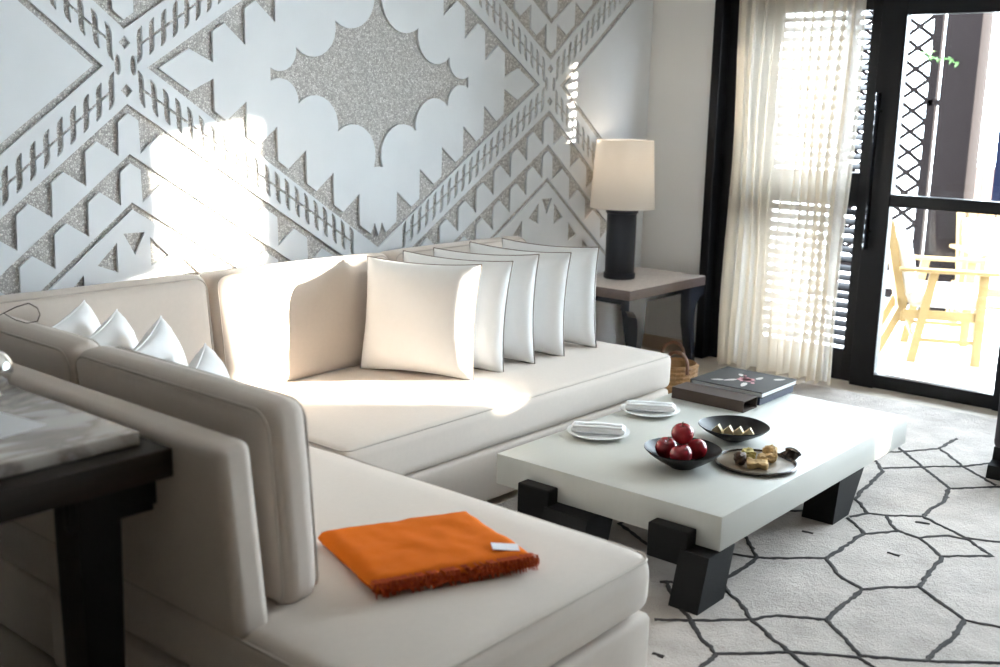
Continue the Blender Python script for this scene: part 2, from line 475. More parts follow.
qb = arc3((.031, -.43), (.125, -.228), (.262, -.255))+arc3((.262, -.255), (.370, -.094), (.498, -.13))[1:]+arc3((.498, -.13), (.565, -.027), (.655, -.034))[1:]
qt = arc3((.031, .42), (.155, .222), (.275, .25))+arc3((.275, .25), (.385, .082), (.508, .118))[1:]+arc3((.508, .118), (.57, .016), (.655, .024))[1:]
hole([(u, v) for u, v in qb]+[(u, v) for u, v in qt[::-1]]+[(-u, v) for u, v in qt]+[(-u, v) for u, v in qb[::-1]])

def clip(poly, x0, x1, z0, z1):
    for ax, lim, sg in ((0, x0, 1), (0, x1, -1), (1, z0, 1), (1, z1, -1)):
        out = []
        for i in range(len(poly)):
            p, q = poly[i-1], poly[i]
            ip, iq = sg*(p[ax]-lim) >= 0, sg*(q[ax]-lim) >= 0
            if ip != iq:
                t = (lim-p[ax])/(q[ax]-p[ax]); out.append(tuple(p[k]+t*(q[k]-p[k]) for k in (0, 1)))
            if iq: out.append(q)
        poly = out
        if len(poly) < 3: return []
    return poly
PX0, PX1, PZ0, PZ1 = .9, 6.24, .42, 2.55
cu = bpy.data.curves.new('relief_outline', 'CURVE'); cu.dimensions = '2D'; cu.fill_mode = 'BOTH'; cu.extrude = .0055
def spl(p):
    s = cu.splines.new('POLY'); s.points.add(len(p)-1); s.use_cyclic_u = True
    for k, q in enumerate(p): s.points[k].co = (q[0], q[1], 0, 1)
spl([(PX0, PZ0), (PX1, PZ0), (PX1, PZ1), (PX0, PZ1)])
for h in holes:
    c = clip(h, PX0+.02, PX1-.006, PZ0+.02, PZ1-.02)
    if c: spl(c)
tmp = bpy.data.objects.new('relief_outline', cu); COL.objects.link(tmp)
dg = bpy.context.evaluated_depsgraph_get()
me = bpy.data.meshes.new_from_object(tmp.evaluated_get(dg)); bpy.data.objects.remove(tmp); bpy.data.curves.remove(cu)
b = bm_(); b.from_mesh(me); bpy.data.meshes.remove(me)
for v in b.verts: v.co = Vector((v.co.x, YW-.0045-v.co.z, v.co.y))
mural = thing('wall_mural', 'large carved plaster mural with a pebbled spiky medallion and toothed bands above the sofa', 'mural', (MX, YW, PZ0))
obj('plaster_relief', b, M['plaster'], mural, smooth=False)
b = bm_(); add_box(b, PX0, PX1, YW+.001, YW+.012, PZ0, PZ1); obj('pebble_ground', b, M['pebble'], mural, smooth=False)

# ------------------------------------------------------------------ window wall: doors, shutter, glazing
def rect_frame(bm, y0, y1, z0, z1, w, x0, x1, wb=None, wt=None, bev=.004):
    wb = wb or w; wt = wt or w
    add_box(bm, x0, x1, y0, y0+w, z0, z1, bev); add_box(bm, x0, x1, y1-w, y1, z0, z1, bev)
    add_box(bm, x0, x1, y0+w-.002, y1-w+.002, z0, z0+wb, bev); add_box(bm, x0, x1, y0+w-.002, y1-w+.002, z1-wt, z1, bev)
# fixed frame of the whole opening
b = bm_()
add_box(b, XW-.05, XW+.16, 3.47, 3.53, 0, 2.56, .004); add_box(b, XW+.05, XW+.16, 3.27, 3.48, 0, 2.56, .003)
add_box(b, XW+.0, XW+.16, -.54, 3.37, 2.50, 2.56, .004)
for y in (.95,): add_box(b, XW+.02, XW+.14, y-.03, y+.03, .0, 2.50, .004)
add_box(b, XW+.02, XW+.14, -.54, -.49, 0, 2.50, .004)
add_box(b, XW+.02, XW+.14, -.54, 1.56, 2.12, 2.20, .003)
add_box(b, XW+.02, XW+.14, -.54, 1.56, 0, .07, .003)
win = struct('window_1', b, M['frame'])
b = bm_()
for y0, y1 in ((-.49, .92), (.98, 1.56)):
    for z0, z1 in ((.07, 2.12), (2.2, 2.5)): add_box(b, XW+.075, XW+.081, y0, y1, z0, z1)
struct('window_pane', b, M['glass'], win)
# sliding glass door
b = bm_()
add_box(b, XW-.005, XW+.06, 2.355, 2.50, .0, 2.50, .004)        # leading stile
add_box(b, XW+.0, XW+.06, 1.585, 1.685, .0, 2.50, .004)         # far stile
add_box(b, XW+.0, XW+.06, 1.68, 2.36, .005, .085, .003)
add_box(b, XW+.0, XW+.06, 1.68, 2.36, 1.068, 1.137, .003)
add_box(b, XW+.0, XW+.06, 1.68, 2.36, 2.122, 2.21, .003)
door = struct('door_1', b, M['frame'])
b = bm_()
for z0, z1 in ((.08, 1.07), (1.13, 2.125), (2.205, 2.5)): add_box(b, XW+.028, XW+.034, 1.68, 2.36, z0, z1)
struct('door_pane', b, M['glass'], door)
b = bm_()
add_tube(b, [(XW-.055, 2.455, .82), (XW-.055, 2.455, 1.70)], .017, 14)
for z in (.92, 1.60): add_tube(b, [(XW-.055, 2.455, z), (XW+.0, 2.455, z)], .010, 10)
struct('door_handle', b, M['gloss_black'], door, smooth=True)
# louvred shutter panel
sh = thing('louvred_shutter', 'black louvred shutter panel behind the sheer curtain', 'shutter', (XW+.08, 2.94, 0))
b = bm_(); rect_frame(b, 2.49, 3.285, .0, 2.50, .09, XW+.065, XW+.115, wb=.19, wt=.34)
add_box(b, XW+.065, XW+.115, 2.57, 3.24, 1.045, 1.245, .003); add_box(b, XW+.065, XW+.115, 3.13, 3.284, .0, 2.5, .003)
obj('shutter_frame', b, M['frame'], sh)
b = bm_()
for z0, z1 in ((.20, 1.04), (1.25, 2.15)):
    n = int((z1-z0)/.0555)
    for i in range(n):
        z = z0+(i+.5)*(z1-z0)/n
        add_box(b, -.024, .024, 2.575, 3.135, -.0042, .0042, mtx=Matrix.Translation((XW+.09, 0, z)) @ Matrix.Rotation(math.radians(-33), 4, 'Y'))
obj('louvres', b, M['frame'], sh, smooth=False)

# ------------------------------------------------------------------ sheer curtain
b = bm_()
NU, NZ = 220, 26
for k in range(NZ+1):
    z = .015+(2.62-.015)*k/NZ
    for i in range(NU+1):
        t = i/NU
        yl, yr = 3.285, 2.50+.03*(1-k/NZ)
        y = yl+(yr-yl)*t
        ph = t*2*PI*13+1.3*math.sin(t*9.0)+.5*math.sin(t*23)
        amp = .022+.012*math.sin(t*17+1)+.02*(1-k/NZ)*(.6+.4*math.sin(t*31))
        x = 6.085+amp*math.sin(ph)+.012*math.sin(ph*2.1+k*.08)-.035*(1-k/NZ)**2*(t**2)
        y += .012*math.cos(ph)+.01*math.sin(k*.35+t*12)
        zz = z+(.02*math.sin(t*40+2)*.5+.012 if k == 0 else 0)
        b.verts.new((x, y, zz))
b.verts.ensure_lookup_table()
for k in range(NZ):
    for i in range(NU):
        a = k*(NU+1)+i
        b.faces.new((b.verts[a], b.verts[a+1], b.verts[a+NU+2], b.verts[a+NU+1]))
curt = thing('sheer_curtain', 'floor length sheer cream curtain drawn over the louvred shutter', 'curtain', (6.085, 2.93, .0))
obj('curtain_fabric', b, M['sheer'], curt)
b = bm_(); add_tube(b, [(6.085, 3.48, 2.635), (6.085, 1.5, 2.635)], .014, 10)
for y in (3.44, 1.55): add_tube(b, [(6.085, y, 2.635), (XW, y, 2.635)], .008, 8)
obj('curtain_rod', b, M['frame'], curt)

# ------------------------------------------------------------------ rug
rug = thing('berber_rug', 'ivory wool rug with dark irregular hexagon lines under the white coffee table', 'rug', (4, 1, 0))
b = bm_(); add_soft(b, 2.425, 6.03, -1.4, 2.70, 0.0, .014, .006, n=20); obj('rug_pile', b, M['rug'], rug)
RUG = [[(3.619,1.796),(3.468,1.669),(3.639,1.481),(3.762,1.478),(3.958,1.474)],[(4.08,1.584),(4.035,1.535),(3.96,1.471),(4.083,1.385),(4.07,1.301),(4.02,1.239),(3.947,1.177),(4.079,1.041),(4.194,1.17),(4.309,1.372),(4.216,1.487),(4.184,1.551),(4.305,1.651),(4.527,1.682),(4.749,1.712),(4.872,1.795)],[(4.092,1.589),(4.184,1.551)],[(4.216,1.487),(4.14,1.436),(4.083,1.385)],[(3.639,1.481),(3.515,1.372),(3.47,1.277),(3.627,1.143),(3.78,1.156),(3.94,1.174)],[(3.627,1.143),(3.476,.941),(3.297,.934),(3.125,.935),(3.007,1.096),(3.09,1.177),(3.17,1.272),(3.309,1.277),(3.47,1.277)],[(3.17,1.272),(3.089,1.405),(3.008,1.447),(2.796,1.677)],[(3.468,1.669),(3.237,1.658),(3.07,1.656)],[(3.169,1.635),(3.092,1.531),(3.008,1.447),(2.89,1.264),(2.846,1.185),(2.809,1.123)],[(2.939,1.676),(2.872,1.595),(2.804,1.522),(2.731,1.424),(2.89,1.264),(3.007,1.096),(2.979,1.039),(2.939,.98)],[(2.731,1.424),(2.633,1.417),(2.552,1.418)],[(3.125,.935),(3.253,.779),(3.348,.692)],[(3.049,1.816),(3.079,1.783)],[(3.069,1.806),(2.983,1.71)],[(4.79,1.728),(4.933,1.594),(5.071,1.474),(5.274,1.355)],[(5.158,1.781),(4.933,1.594),(4.729,1.402),(4.57,1.373),(4.309,1.372)],[(4.194,1.17),(4.241,1.056),(4.32,.945)],[(4.729,1.402),(4.898,1.246),(5.033,1.131)],[(5.032,1.804),(5.275,1.636),(5.51,1.634)],[(5.275,1.636),(5.072,1.45),(4.907,1.264)],[(4.07,1.301),(4.172,1.225),(4.182,1.145)],[(3.999,1.848),(3.997,1.79),(4.055,1.729)],[(3.823,1.66),(3.828,1.617)],[(3.844,1.336),(3.846,1.289)],[(4.226,1.372),(4.239,1.319)],[(2.615,1.563),(2.614,1.524)],[(3.476,.941),(3.499,.84),(3.54,.742)],
       [(3.619,1.796),(3.75,2.0),(3.62,2.2),(3.4,2.22),(3.3,2.02),(3.468,1.669)],[(3.75,2.0),(3.999,1.848)],[(4.32,.945),(4.55,.80),(4.8,.95),(5.033,1.131)],[(3.54,.742),(3.8,.55),(4.05,.66),(4.32,.945)]]
b = bm_()
def noisy_strip(bm, pl, w0, z0, z1, seed):
    pts = []
    for (p, q) in zip(pl, pl[1:]):
        n = max(2, int(math.dist(p, q)/.012))
        for i in range(n): pts.append((p[0]+(q[0]-p[0])*i/n, p[1]+(q[1]-p[1])*i/n))
    pts.append(pl[-1])
    L_, R_ = [], []
    for i, p in enumerate(pts):
        a = pts[max(i-1, 0)]; c = pts[min(i+1, len(pts)-1)]
        d = Vector((c[0]-a[0], c[1]-a[1], 0)); d.normalize(); nrm = Vector((-d.y, d.x, 0))
        j = noise.noise(Vector((p[0]*25, p[1]*25, seed)))*.007+noise.noise(Vector((p[0]*6, p[1]*6, seed)))*.008
        w = w0*(1+.7*noise.noise(Vector((p[0]*70, p[1]*70, seed+5))))
        c0 = Vector((p[0], p[1], 0))+nrm*j
        L_.append(c0+nrm*w); R_.append(c0-nrm*w)
    prev = None
    for l, r in zip(L_, R_):
        row = [bm.verts.new((l.x, l.y, z0)), bm.verts.new((l.x*.7+r.x*.3, l.y*.7+r.y*.3, z1)), bm.verts.new((l.x*.3+r.x*.7, l.y*.3+r.y*.7, z1)), bm.verts.new((r.x, r.y, z0))]
        if prev:
            for k in range(3): bm.faces.new((prev[k], prev[k+1], row[k+1], row[k]))
        prev = row
for i, pl in enumerate(RUG): noisy_strip(b, pl, .0095, .0135, .0175, 0)
obj('line_pattern', b, M['rug_line'], rug)
RZ = .014

# ------------------------------------------------------------------ sectional sofa
sofa = thing('sectional_sofa', 'long beige linen L shaped sofa with chaise under the carved mural', 'sofa', (2.6, 2.8, 0))
SX0, SX1, SYF, SYE, CX1 = 1.37, 4.555, 2.705, 1.45, 2.42
# base plinths
b = bm_()
add_soft(b, SX0+.02, SX1-.008, SYF+.006, 3.80, .03, .25, .02, n=8)
obj('base', b, M['linen'], sofa)
b = bm_(); add_soft(b, SX0+.006, CX1-.006, SYE+.006, SYF+.05, .03, .25, .02, n=8)
obj('chaise_base', b, M['linen'], sofa)
for x, y in ((1.5, 1.58), (2.3, 1.58), (1.5, 3.7), (4.4, 3.7), (4.4, 2.85), (2.3, 2.6)):
    b = bm_(); add_box(b, x-.03, x+.03, y-.03, y+.03, 0, .04); obj('foot', b, M['black_wood'], sofa)
def seam_ring(name, par, u0, u1, v0, v1, z, r=.04, rad=.0035):
    bb = bm_(); add_tube(bb, [(u, v, z) for u, v in rrect(u0, u1, v0, v1, r)], rad, 6, closed=True); return obj(name, bb, M['seam'], par)
# seat cushions
b = bm_(); add_soft(b, SX0, CX1, SYE, 3.40, .252, .425, .055, puff=(0, 0, .012), n=14, wob=.004, seed=1)
c1 = obj('chaise_seat_cushion', b, M['linen'], sofa)
seam_ring('seam', c1, SX0+.007, CX1-.007, SYE+.007, 3.393, .412, .055)
b = bm_(); add_soft(b, CX1+.004, SX1, SYF, 3.72, .252, .425, .035, puff=(0, 0, .010), n=14, wob=.003, seed=2)
c2 = obj('seat_cushion', b, M['linen'], sofa)
seam_ring('seam', c2, CX1+.011, SX1-.007, SYF+.007, 3.70, .416)
b = bm_(); add_soft(b, SX0, CX1+.0, 3.405, 3.74, .252, .42, .03, n=6)
obj('corner_seat_cushion', b, M['linen'], sofa)
# fixed back panels
b = bm_(); mt = Matrix.Translation((1.42, 0, .40)) @ Matrix.Rotation(math.radians(-5.5), 4, 'Y') @ Matrix.Translation((-1.42, 0, -.40)); add_soft(b, 1.376, 1.468, 1.885, 3.95, .40, .868, .026, n=10, mtx=mt); obj('chaise_back_panel', b, M['linen'], sofa)
b = bm_(); add_soft(b, 1.40, SX1, 3.83, 3.95, .24, .86, .03, n=10); obj('back_panel', b, M['linen'], sofa)
# back cushions: chaise side (two)
def back_cushion_x(y0, y1, seed):
    mt = Matrix.Translation((1.56, 0, .42)) @ Matrix.Rotation(math.radians(-4.5), 4, 'Y') @ Matrix.Translation((-1.53, 0, -.42))
    bb = bm_(); add_soft(bb, 1.49, 1.61, y0, y1, .415, .925, .045, puff=(.008, 0, .006), n=12, wob=.004, seed=seed, mtx=mt)
    o = obj('back_cushion', bb, M['linen'], sofa)
    for nm, x in (('seam', 1.497), ('seam', 1.603)):
        bb = bm_(); add_tube(bb, [mt @ Vector((x, u, v)) for u, v in rrect(y0+.012, y1-.012, .425, .913, .05)], .0035, 6, closed=True); obj(nm, bb, M['seam'], o)
back_cushion_x(1.905, 2.755, 3); back_cushion_x(2.77, 3.62, 4)
def back_cushion_y(x0, x1, seed):
    mt = Matrix.Translation((0, 3.6, .42)) @ Matrix.Rotation(math.radians(-7), 4, 'X') @ Matrix.Translation((0, -3.6, -.42))
    bb = bm_(); add_soft(bb, x0, x1, 3.56, 3.72, .415, .915, .045, puff=(0, .01, .006), n=12, wob=.004, seed=seed, mtx=mt)
    o = obj('back_cushion', bb, M['linen'], sofa)
    for y in (3.567,):
        bb = bm_(); add_tube(bb, [mt @ Vector((u, y, v)) for u, v in rrect(x0+.012, x1-.012, .425, .903, .05)], .003, 6, closed=True); obj('seam', bb, M['seam'], o)
back_cushion_y(1.66, 2.545, 5); back_cushion_y(2.57, 3.54, 6); back_cushion_y(3.555, SX1-.005, 7)

# ------------------------------------------------------------------ throw pillows
def pillow_bm(a, h, t, seed):
    """square pillow in the local x-z plane (width a, height h, thickness t along y), with dog ears"""
    bm = bm_(); n = 28; G = {}
    for s in (-1, 1):
        for i in range(n+1):
            for j in range(n+1):
                u = -math.cos(PI*i/n); w = -math.cos(PI*j/n)
                if s > 0 and (i in (0, n) or j in (0, n)): G[(s, i, j)] = G[(-1, i, j)]; continue
                cu_ = 1-.065*(1-w*w); cw = 1-.065*(1-u*u)
                x = a/2*u*cu_; z = h/2*w*cw
                d = max(0, (1-u**4)*(1-w**4))
                y = s*t/2*d**.52
                y += s*.004*noise.noise(Vector((u*3+seed, w*3, s)))*min(1, d*4)
                edge = (abs(u)**6+abs(w)**6)
                y += s*.006*noise.noise(Vector((u*9+seed, w*9, s*4)))*min(1, d*6)*edge
                G[(s, i, j)] = bm.verts.new((x, y, z))
    for s in (-1, 1):
        for i in range(n):
            for j in range(n):
                q = (G[(s, i, j)], G[(s, i+1, j)], G[(s, i+1, j+1)], G[(s, i, j+1)])
                bm.faces.new(q if s < 0 else q[::-1])
    path = []
    for k in range(4):
        for i in range(n):
            u = -math.cos(PI*i/n)
            if k == 0: q = (u, -1)
            elif k == 1: q = (1, u)
            elif k == 2: q = (-u, 1)
            else: q = (-1, -u)
            cu_ = 1-.065*(1-q[1]**2); cw = 1-.065*(1-q[0]**2)
            path.append((a/2*q[0]*cu_*1.004, 0, h/2*q[1]*cw*1.004))
    return bm, path
def make_pillow(label, group, seed, a, h, t, pm='piping'):
    bm, path = pillow_bm(a, h, t, seed)
    o = obj('throw_pillow', bm, M['pillow']); tag(o, label, 'pillow', group)
    bb = bm_(); add_tube(bb, path, .0028, 6, closed=True); obj('piping', bb, M[pm], o)
    return o
def place_pillow(o, base, yaw, lean, h, roll=0):
    # yaw: direction of the pillow's width; lean: tilt about the width axis
    R_ = Matrix.Rotation(yaw, 4, 'Z') @ Matrix.Rotation(lean, 4, 'X') @ Matrix.Rotation(roll, 4, 'Y')
    o.matrix_world = Matrix.Translation(base) @ R_ @ Matrix.Translation((0, 0, h/2))
lab = ['white piped pillow, front and leftmost of the five on the long seat', 'second white piped pillow, just behind the front one of the five',
       'middle one of the five white piped pillows on the long seat', 'fourth white piped pillow from the front, beside the endmost one', 'white piped pillow farthest right of the five, nearest the lamp table']
px_ = [(3.35, 3.275), (3.565, 3.28), (3.80, 3.285), (4.04, 3.29), (4.325, 3.30)]
ty = [.19, .18, .18, .18, .18]
for i in range(5):
    p = make_pillow(lab[i], 'white piped pillows along the long seat', i*7.3, .535, .50, ty[i])
    yaw = math.atan2(-.5, .19-.025*i)
    place_pillow(p, (px_[i][0], px_[i][1], .428), yaw, math.radians([-9, -7, -4, -2, 2][i]), .50, math.radians([0, 1, -1, 1, 0][i]))
lab2 = ['white pillow behind the chaise back, farthest left and deepest in the corner', 'second white pillow from the left behind the chaise back',
        'third white pillow from the left behind the chaise back, with an upright tip', 'white pillow behind the chaise back, rightmost of that row and mostly hidden']
tips = [(1.97, 3.52), (1.965, 3.31), (2.0, 3.10), (1.965, 2.83)]
for i in range(4):
    p = make_pillow(lab2[i], 'white pillows behind the chaise back', 50+i*5.1, .47, .46 if i < 3 else .42, .15, 'pillow')
    yaw = math.radians([42, 45, 45, 48][i]); c_, s_ = math.cos(yaw), math.sin(yaw)
    place_pillow(p, (tips[i][0]-.21*c_+.08*s_, tips[i][1]-.21*s_-.08*c_, .43), yaw, math.radians(-11), .46 if i < 3 else .42, math.radians([-3, -2, -3, -1][i]))

# ------------------------------------------------------------------ orange throw
th = thing('folded_throw', 'folded bright orange wool throw lying on the chaise seat', 'blanket', (1.95, 1.84, .43))
def quad_layer(bm, c, z0, z1, seed, sh=0, n=44):
    """a slightly wavy folded layer over a quad c (4 corners, going round), rounded edge"""
    G = {}
    for s, zz in ((0, z0), (1, z1)):
        for i in range(n+1):
            for j in range(n+1):
                u, v = i/n, j/n
                p = [(1-u)*(1-v)*c[0][k]+u*(1-v)*c[1][k]+u*v*c[2][k]+(1-u)*v*c[3][k] for k in (0, 1)]
                e = min(u, 1-u, v, 1-v)*n
                z = zz
                mid = (z0+z1)/2
                f = (0, .66, .87, .97)[min(3, int(e+.5))] if e < 3.5 else 1
                z = mid+(zz-mid)*f
                wv = .0045*noise.noise(Vector((p[0]*9+seed, p[1]*9, 0)))+.003*noise.noise(Vector((p[0]*22, p[1]*22, seed)))
                if s and e > .5: z += wv
                p[0] += .003*noise.noise(Vector((p[0]*12, p[1]*12, seed+3))); p[1] += .003*noise.noise(Vector((p[0]*12, p[1]*12, seed+8)))
                if s and e < .5: G[(s, i, j)] = G[(0, i, j)]
                else: G[(s, i, j)] = bm.verts.new((p[0], p[1], z))
    for s in (0, 1):
        for i in range(n):
            for j in range(n):
                q = (G[(s, i, j)], G[(s, i+1, j)], G[(s, i+1, j+1)], G[(s, i, j+1)])
                bm.faces.new(q)
Q = [(1.815, 2.135), (2.215, 1.955), (2.095, 1.612), (1.695, 1.79)]
b = bm_()
quad_layer(b, Q, .4295, .479, 1)
obj('blanket', b, M['orange'], th)
b = bm_()
for i in range(260):
    t = (i+random.uniform(-.3, .3))/260
    lay = random.choice((.470, .462, .455, .446))
    x = Q[3][0]+(Q[2][0]-Q[3][0])*t; y = Q[3][1]+(Q[2][1]-Q[3][1])*t
    dx, dy = random.uniform(-.010, .004), -random.uniform(.006, .016)
    add_tube(b, [(x, y+.012, lay+.003), (x+dx*.5, y+dy*.55, lay+.002), (x+dx, y+dy, lay-.010)], [.0035, .0035, .0012], 5)
obj('fringe', b, M['orange_dark'], th)
b = bm_(); mt = Matrix.Translation((2.062, 1.69, .4815)) @ Matrix.Rotation(math.radians(-42), 4, 'Z') @ Matrix.Rotation(math.radians(5), 4, 'Y')
add_box(b, -.035, .035, -.022, .022, -.001, .0004, mtx=mt); obj('care_tag', b, M['tag'], th, smooth=False, label='small white label')

# ------------------------------------------------------------------ coffee table
ct = thing('coffee_table', 'low off-white slab coffee table on chunky black wooden legs', 'coffee table', (3.85, 2.07, RZ))
TX0, TX1, TY0, TY1, TZ = 3.04, 4.668, 1.593, 2.545, .31
b = bm_(); add_box(b, TX0, TX1, TY0, TY1, .19, TZ, .004); obj('tabletop', b, M['lacquer'], ct)
def leg_left(y0, y1, b0, b1):
    bb = bm_()
    # bracket gripping the slab's left edge, with the foot under the slab on its near side
    add_box(bb, TX0-.06, TX0-.001, b0, b1, .128, .248, .005)
    add_prism(bb, [(TX0-.07, .19), (TX0+.10, .19), (TX0+.047, RZ), (TX0-.125, RZ)], 'y', y0, y1)
    add_box(bb, TX0-.045, TX0+.10, y1-.01, b1-.02, .132, .19, .004)
    obj('leg', bb, M['black_wood'], ct, smooth=False)
def leg_right(y0):
    bb = bm_()
    add_prism(bb, [(4.0, .19), (4.24, .19), (4.117, RZ), (3.965, RZ)], 'y', y0, y0+.13)
    obj('leg', bb, M['black_wood'], ct, smooth=False)
leg_left(1.592, 1.70, 1.68, 1.833); leg_left(2.07, 2.26, 2.25, 2.392); leg_right(1.60); leg_right(2.38)

# ------------------------------------------------------------------ tableware
def plate(label, x, y):
    bb = bm_(); z = TZ
    add_lathe(bb, [(.07, z), (.075, z+.004), (.118, z+.013), (.126, z+.017), (.1265, z+.019), (.123, z+.0195), (.08, z+.008), (.02, z+.007), (.001, z+.007)], x, y, 56, True, True)
    o = obj('plate', bb, M['porcelain'], origin=(x, y, z)); return tag(o, label, 'plate', 'white side plates on the coffee table')
plate('round white plate under a rolled napkin, nearest the front of the coffee table', 3.502, 2.405)
plate('round white plate under a rolled napkin, farther back beside the sofa seat', 3.925, 2.432)
def napkin(label, x, y, yaw, seed):
    t = thing('napkin', label, 'napkin', (x, y, TZ+.0125), yaw, 'rolled white napkins')
    bb = bm_(); L_ = .215
    add_soft(bb, -L_/2, L_/2, -.038, .038, .004, .026, .010, puff=(0, 0, .002), n=10, wob=.002, seed=seed)
    add_soft(bb, -L_/2+.006, L_/2-.012, -.037, .028, .024, .032, .004, puff=(0, 0, .003), n=10, wob=.0015, seed=seed+2)
    o = obj('cloth', bb, M['napkin'], t, local=True)
    bb = bm_()
    for yy in (-.020, -.006): add_tube(bb, [(-L_/2+.012+(.19*k/12), yy+.003*math.sin(k+seed), .0325+.0028*(1-((k-6)/6)**2)) for k in range(13)], .0011, 5)
    obj('stripe', bb, M['stripe'], t, local=True, label='thin grey stripes')
    return t
napkin('rolled white napkin on the front plate of the coffee table', 3.502, 2.405, math.radians(-58), 1)
napkin('rolled white napkin on the rear plate close to the sofa seat', 3.925, 2.432, math.radians(-58), 4)

def bowl(label, x, y, R_, H):
    bb = bm_(); z = TZ
    add_lathe(bb, [(.045, z), (.05, z+.004), (R_*.62, z+H*.38), (R_*.88, z+H*.75), (R_, z+H), (R_*.995, z+H+.003), (R_*.97, z+H), (R_*.85, z+H*.78), (R_*.58, z+H*.42), (.045, z+.012), (.002, z+.010)], x, y, 64)
    for v in bb.verts: v.co.z += .0015*math.sin(3*math.atan2(v.co.y-y, v.co.x-x)+1)*max(0, (v.co.z-z)/H)**2
    return tag(obj('bowl', bb, M['bowl'], origin=(x, y, z)), label, 'bowl', 'black bowls on the coffee table')
bowl('black bowl holding red apples on the coffee table', 3.395, 1.955, .142, .068)
bowl('black shallow bowl holding pale cheese wedges', 3.835, 1.985, .140, .055)
# apples
def apple():
    bb = bm_(); prof = []
    for k in range(19):
        a = -PI/2+PI*k/18
        r = .039*math.cos(a)*(1+.06*math.sin(a)); z = .037*math.sin(a)
        if a > 0: z -= .010*max(0, 1-r/.018)
        else: z += .005*max(0, 1-r/.014)
        prof.append((max(r, .0006), z))
    add_lathe(bb, prof, 0, 0, 32)
    o = obj('apple', bb, M['apple'])
    bb = bm_(); add_tube(bb, [(0, 0, .024), (.001, .001, .036), (.004, .002, .046)], .0016, 6); obj('stem', bb, M['stem'], o)
    return o
a0 = apple(); tag(a0, 'dark red apple at the left rear of the black bowl', 'apple', 'red apples in the black bowl')
a0.location = (3.372, 2.012, .373); a0.rotation_euler = (.3, -.2, 0); a0.scale = (1.06, 1.06, 1.06)
dup(a0, (3.336, 1.928, .373), (-.25, .3, 1), 'dark red apple lowest at the front of the black bowl')
dup(a0, (3.432, 1.922, .374), (.5, .4, 2.3), 'dark red apple at the right side of the black bowl')
dup(a0, (3.385, 1.955, .437), (.12, .1, 4), 'dark red apple perched on top of the others in the bowl')
# cheese wedges
def wedge():
    bb = bm_(); add_prism(bb, [(-.028, 0), (.028, 0), (-.008, .036)], 'x', -.008, .008); return obj('cheese_wedge', bb, M['cheese'], smooth=False)
w0 = wedge(); wl = ['pale cheese wedge leftmost of the four in the black bowl', 'pale cheese wedge second from the left in the bowl', 'pale cheese wedge third from the left in the bowl', 'pale cheese wedge rightmost of the four in the bowl']
for i, (x, y) in enumerate([(3.812, 2.045), (3.832, 2.008), (3.846, 1.97), (3.852, 1.93)]):
    o = w0 if i == 0 else w0.copy()
    if i: COL.objects.link(o)
    o.location = (x, y, TZ+.0185+.002*abs(i-1.5)); o.rotation_euler = (0, math.radians(-12), math.radians(4+6*i)); tag(o, wl[i], 'cheese', 'cheese wedges in the black bowl')
# serving board
BX, BY = 3.60, 1.765
b = bm_(); out = []
for k in range(64):
    a = 2*PI*k/64; r = .148
    dirx = math.cos(a-math.radians(-22))
    out.append((a, r))
bd = thing('serving_board', 'round brown glazed serving board with a curled dark handle', 'board', (BX, BY, TZ))
add_lathe(b, [(.13, TZ), (.142, TZ+.004), (.146, TZ+.008), (.142, TZ+.0105), (.05, TZ+.009), (.001, TZ+.009)], BX, BY, 64); obj('board_plate', b, M['board'], bd)
b = bm_(); add_tube(b, [(BX+.146*math.cos(2*PI*k/64), BY+.146*math.sin(2*PI*k/64), TZ+.0115) for k in range(64)], .0055, 8, closed=True)
obj('rim', b, M['board_rim'], bd)
b = bm_(); ha = math.radians(-24)
hp = Matrix.Translation((BX, BY, TZ)) @ Matrix.Rotation(ha, 4, 'Z')
G = []
for i in range(9):
    s = i/8; xx = .125+.05*s; w = .05-.012*s; row = []
    for j in range(9):
        t = j/8*2-1; row.append(b.verts.new(hp @ Vector((xx, w*t, .011+.016*s*s+.010*(1-t*t)*s))))
    G.append(row)
for i in range(8):
    for j in range(8): b.faces.new((G[i][j], G[i+1][j], G[i+1][j+1], G[i][j+1]))
r_ = bmesh.ops.solidify(b, geom=b.faces[:], thickness=.006)
add_tube(b, [hp @ Vector((.175, .037*t/4, .028+.010*(1-(t/4)**2))) for t in range(-4, 5)], .007, 8)
obj('handle', b, M['board_rim'], bd)
# bites on the board
def bite(name, label, m, x, y, z, sx, sy, sz, rz, seed, tilt=0):
    bb = bm_(); add_soft(bb, -sx, sx, -sy, sy, -sz, sz, min(sx, sy, sz)*.7, n=9, wob=.008, seed=seed, wf=14)
    o = obj(name, bb, m); o.location = (x, y, z); o.rotation_euler = (tilt, 0, rz); return tag(o, label, 'biscuit', 'bites on the serving board')
zb = TZ+.010
bite('biscuit', 'dark brown bite at the left of the serving board', M['date'], 3.545, 1.800, zb+.022, .026, .022, .021, .4, 1)
bite('biscuit', 'flat golden biscuit slice lying in front on the serving board', M['biscuit'], 3.553, 1.735, zb+.014, .037, .022, .010, -1.0, 2, .15)
bite('biscuit', 'greenish yellow bite in the middle of the serving board', M['pistachio'], 3.622, 1.805, zb+.019, .027, .018, .017, .9, 3)
bite('biscuit', 'long golden biscuit beside the green bite on the board', M['biscuit'], 3.632, 1.738, zb+.016, .034, .017, .014, -.7, 4)
bite('biscuit', 'rough golden biscuit farthest right on the serving board', M['biscuit'], 3.692, 1.755, zb+.022, .027, .024, .022, .2, 5)
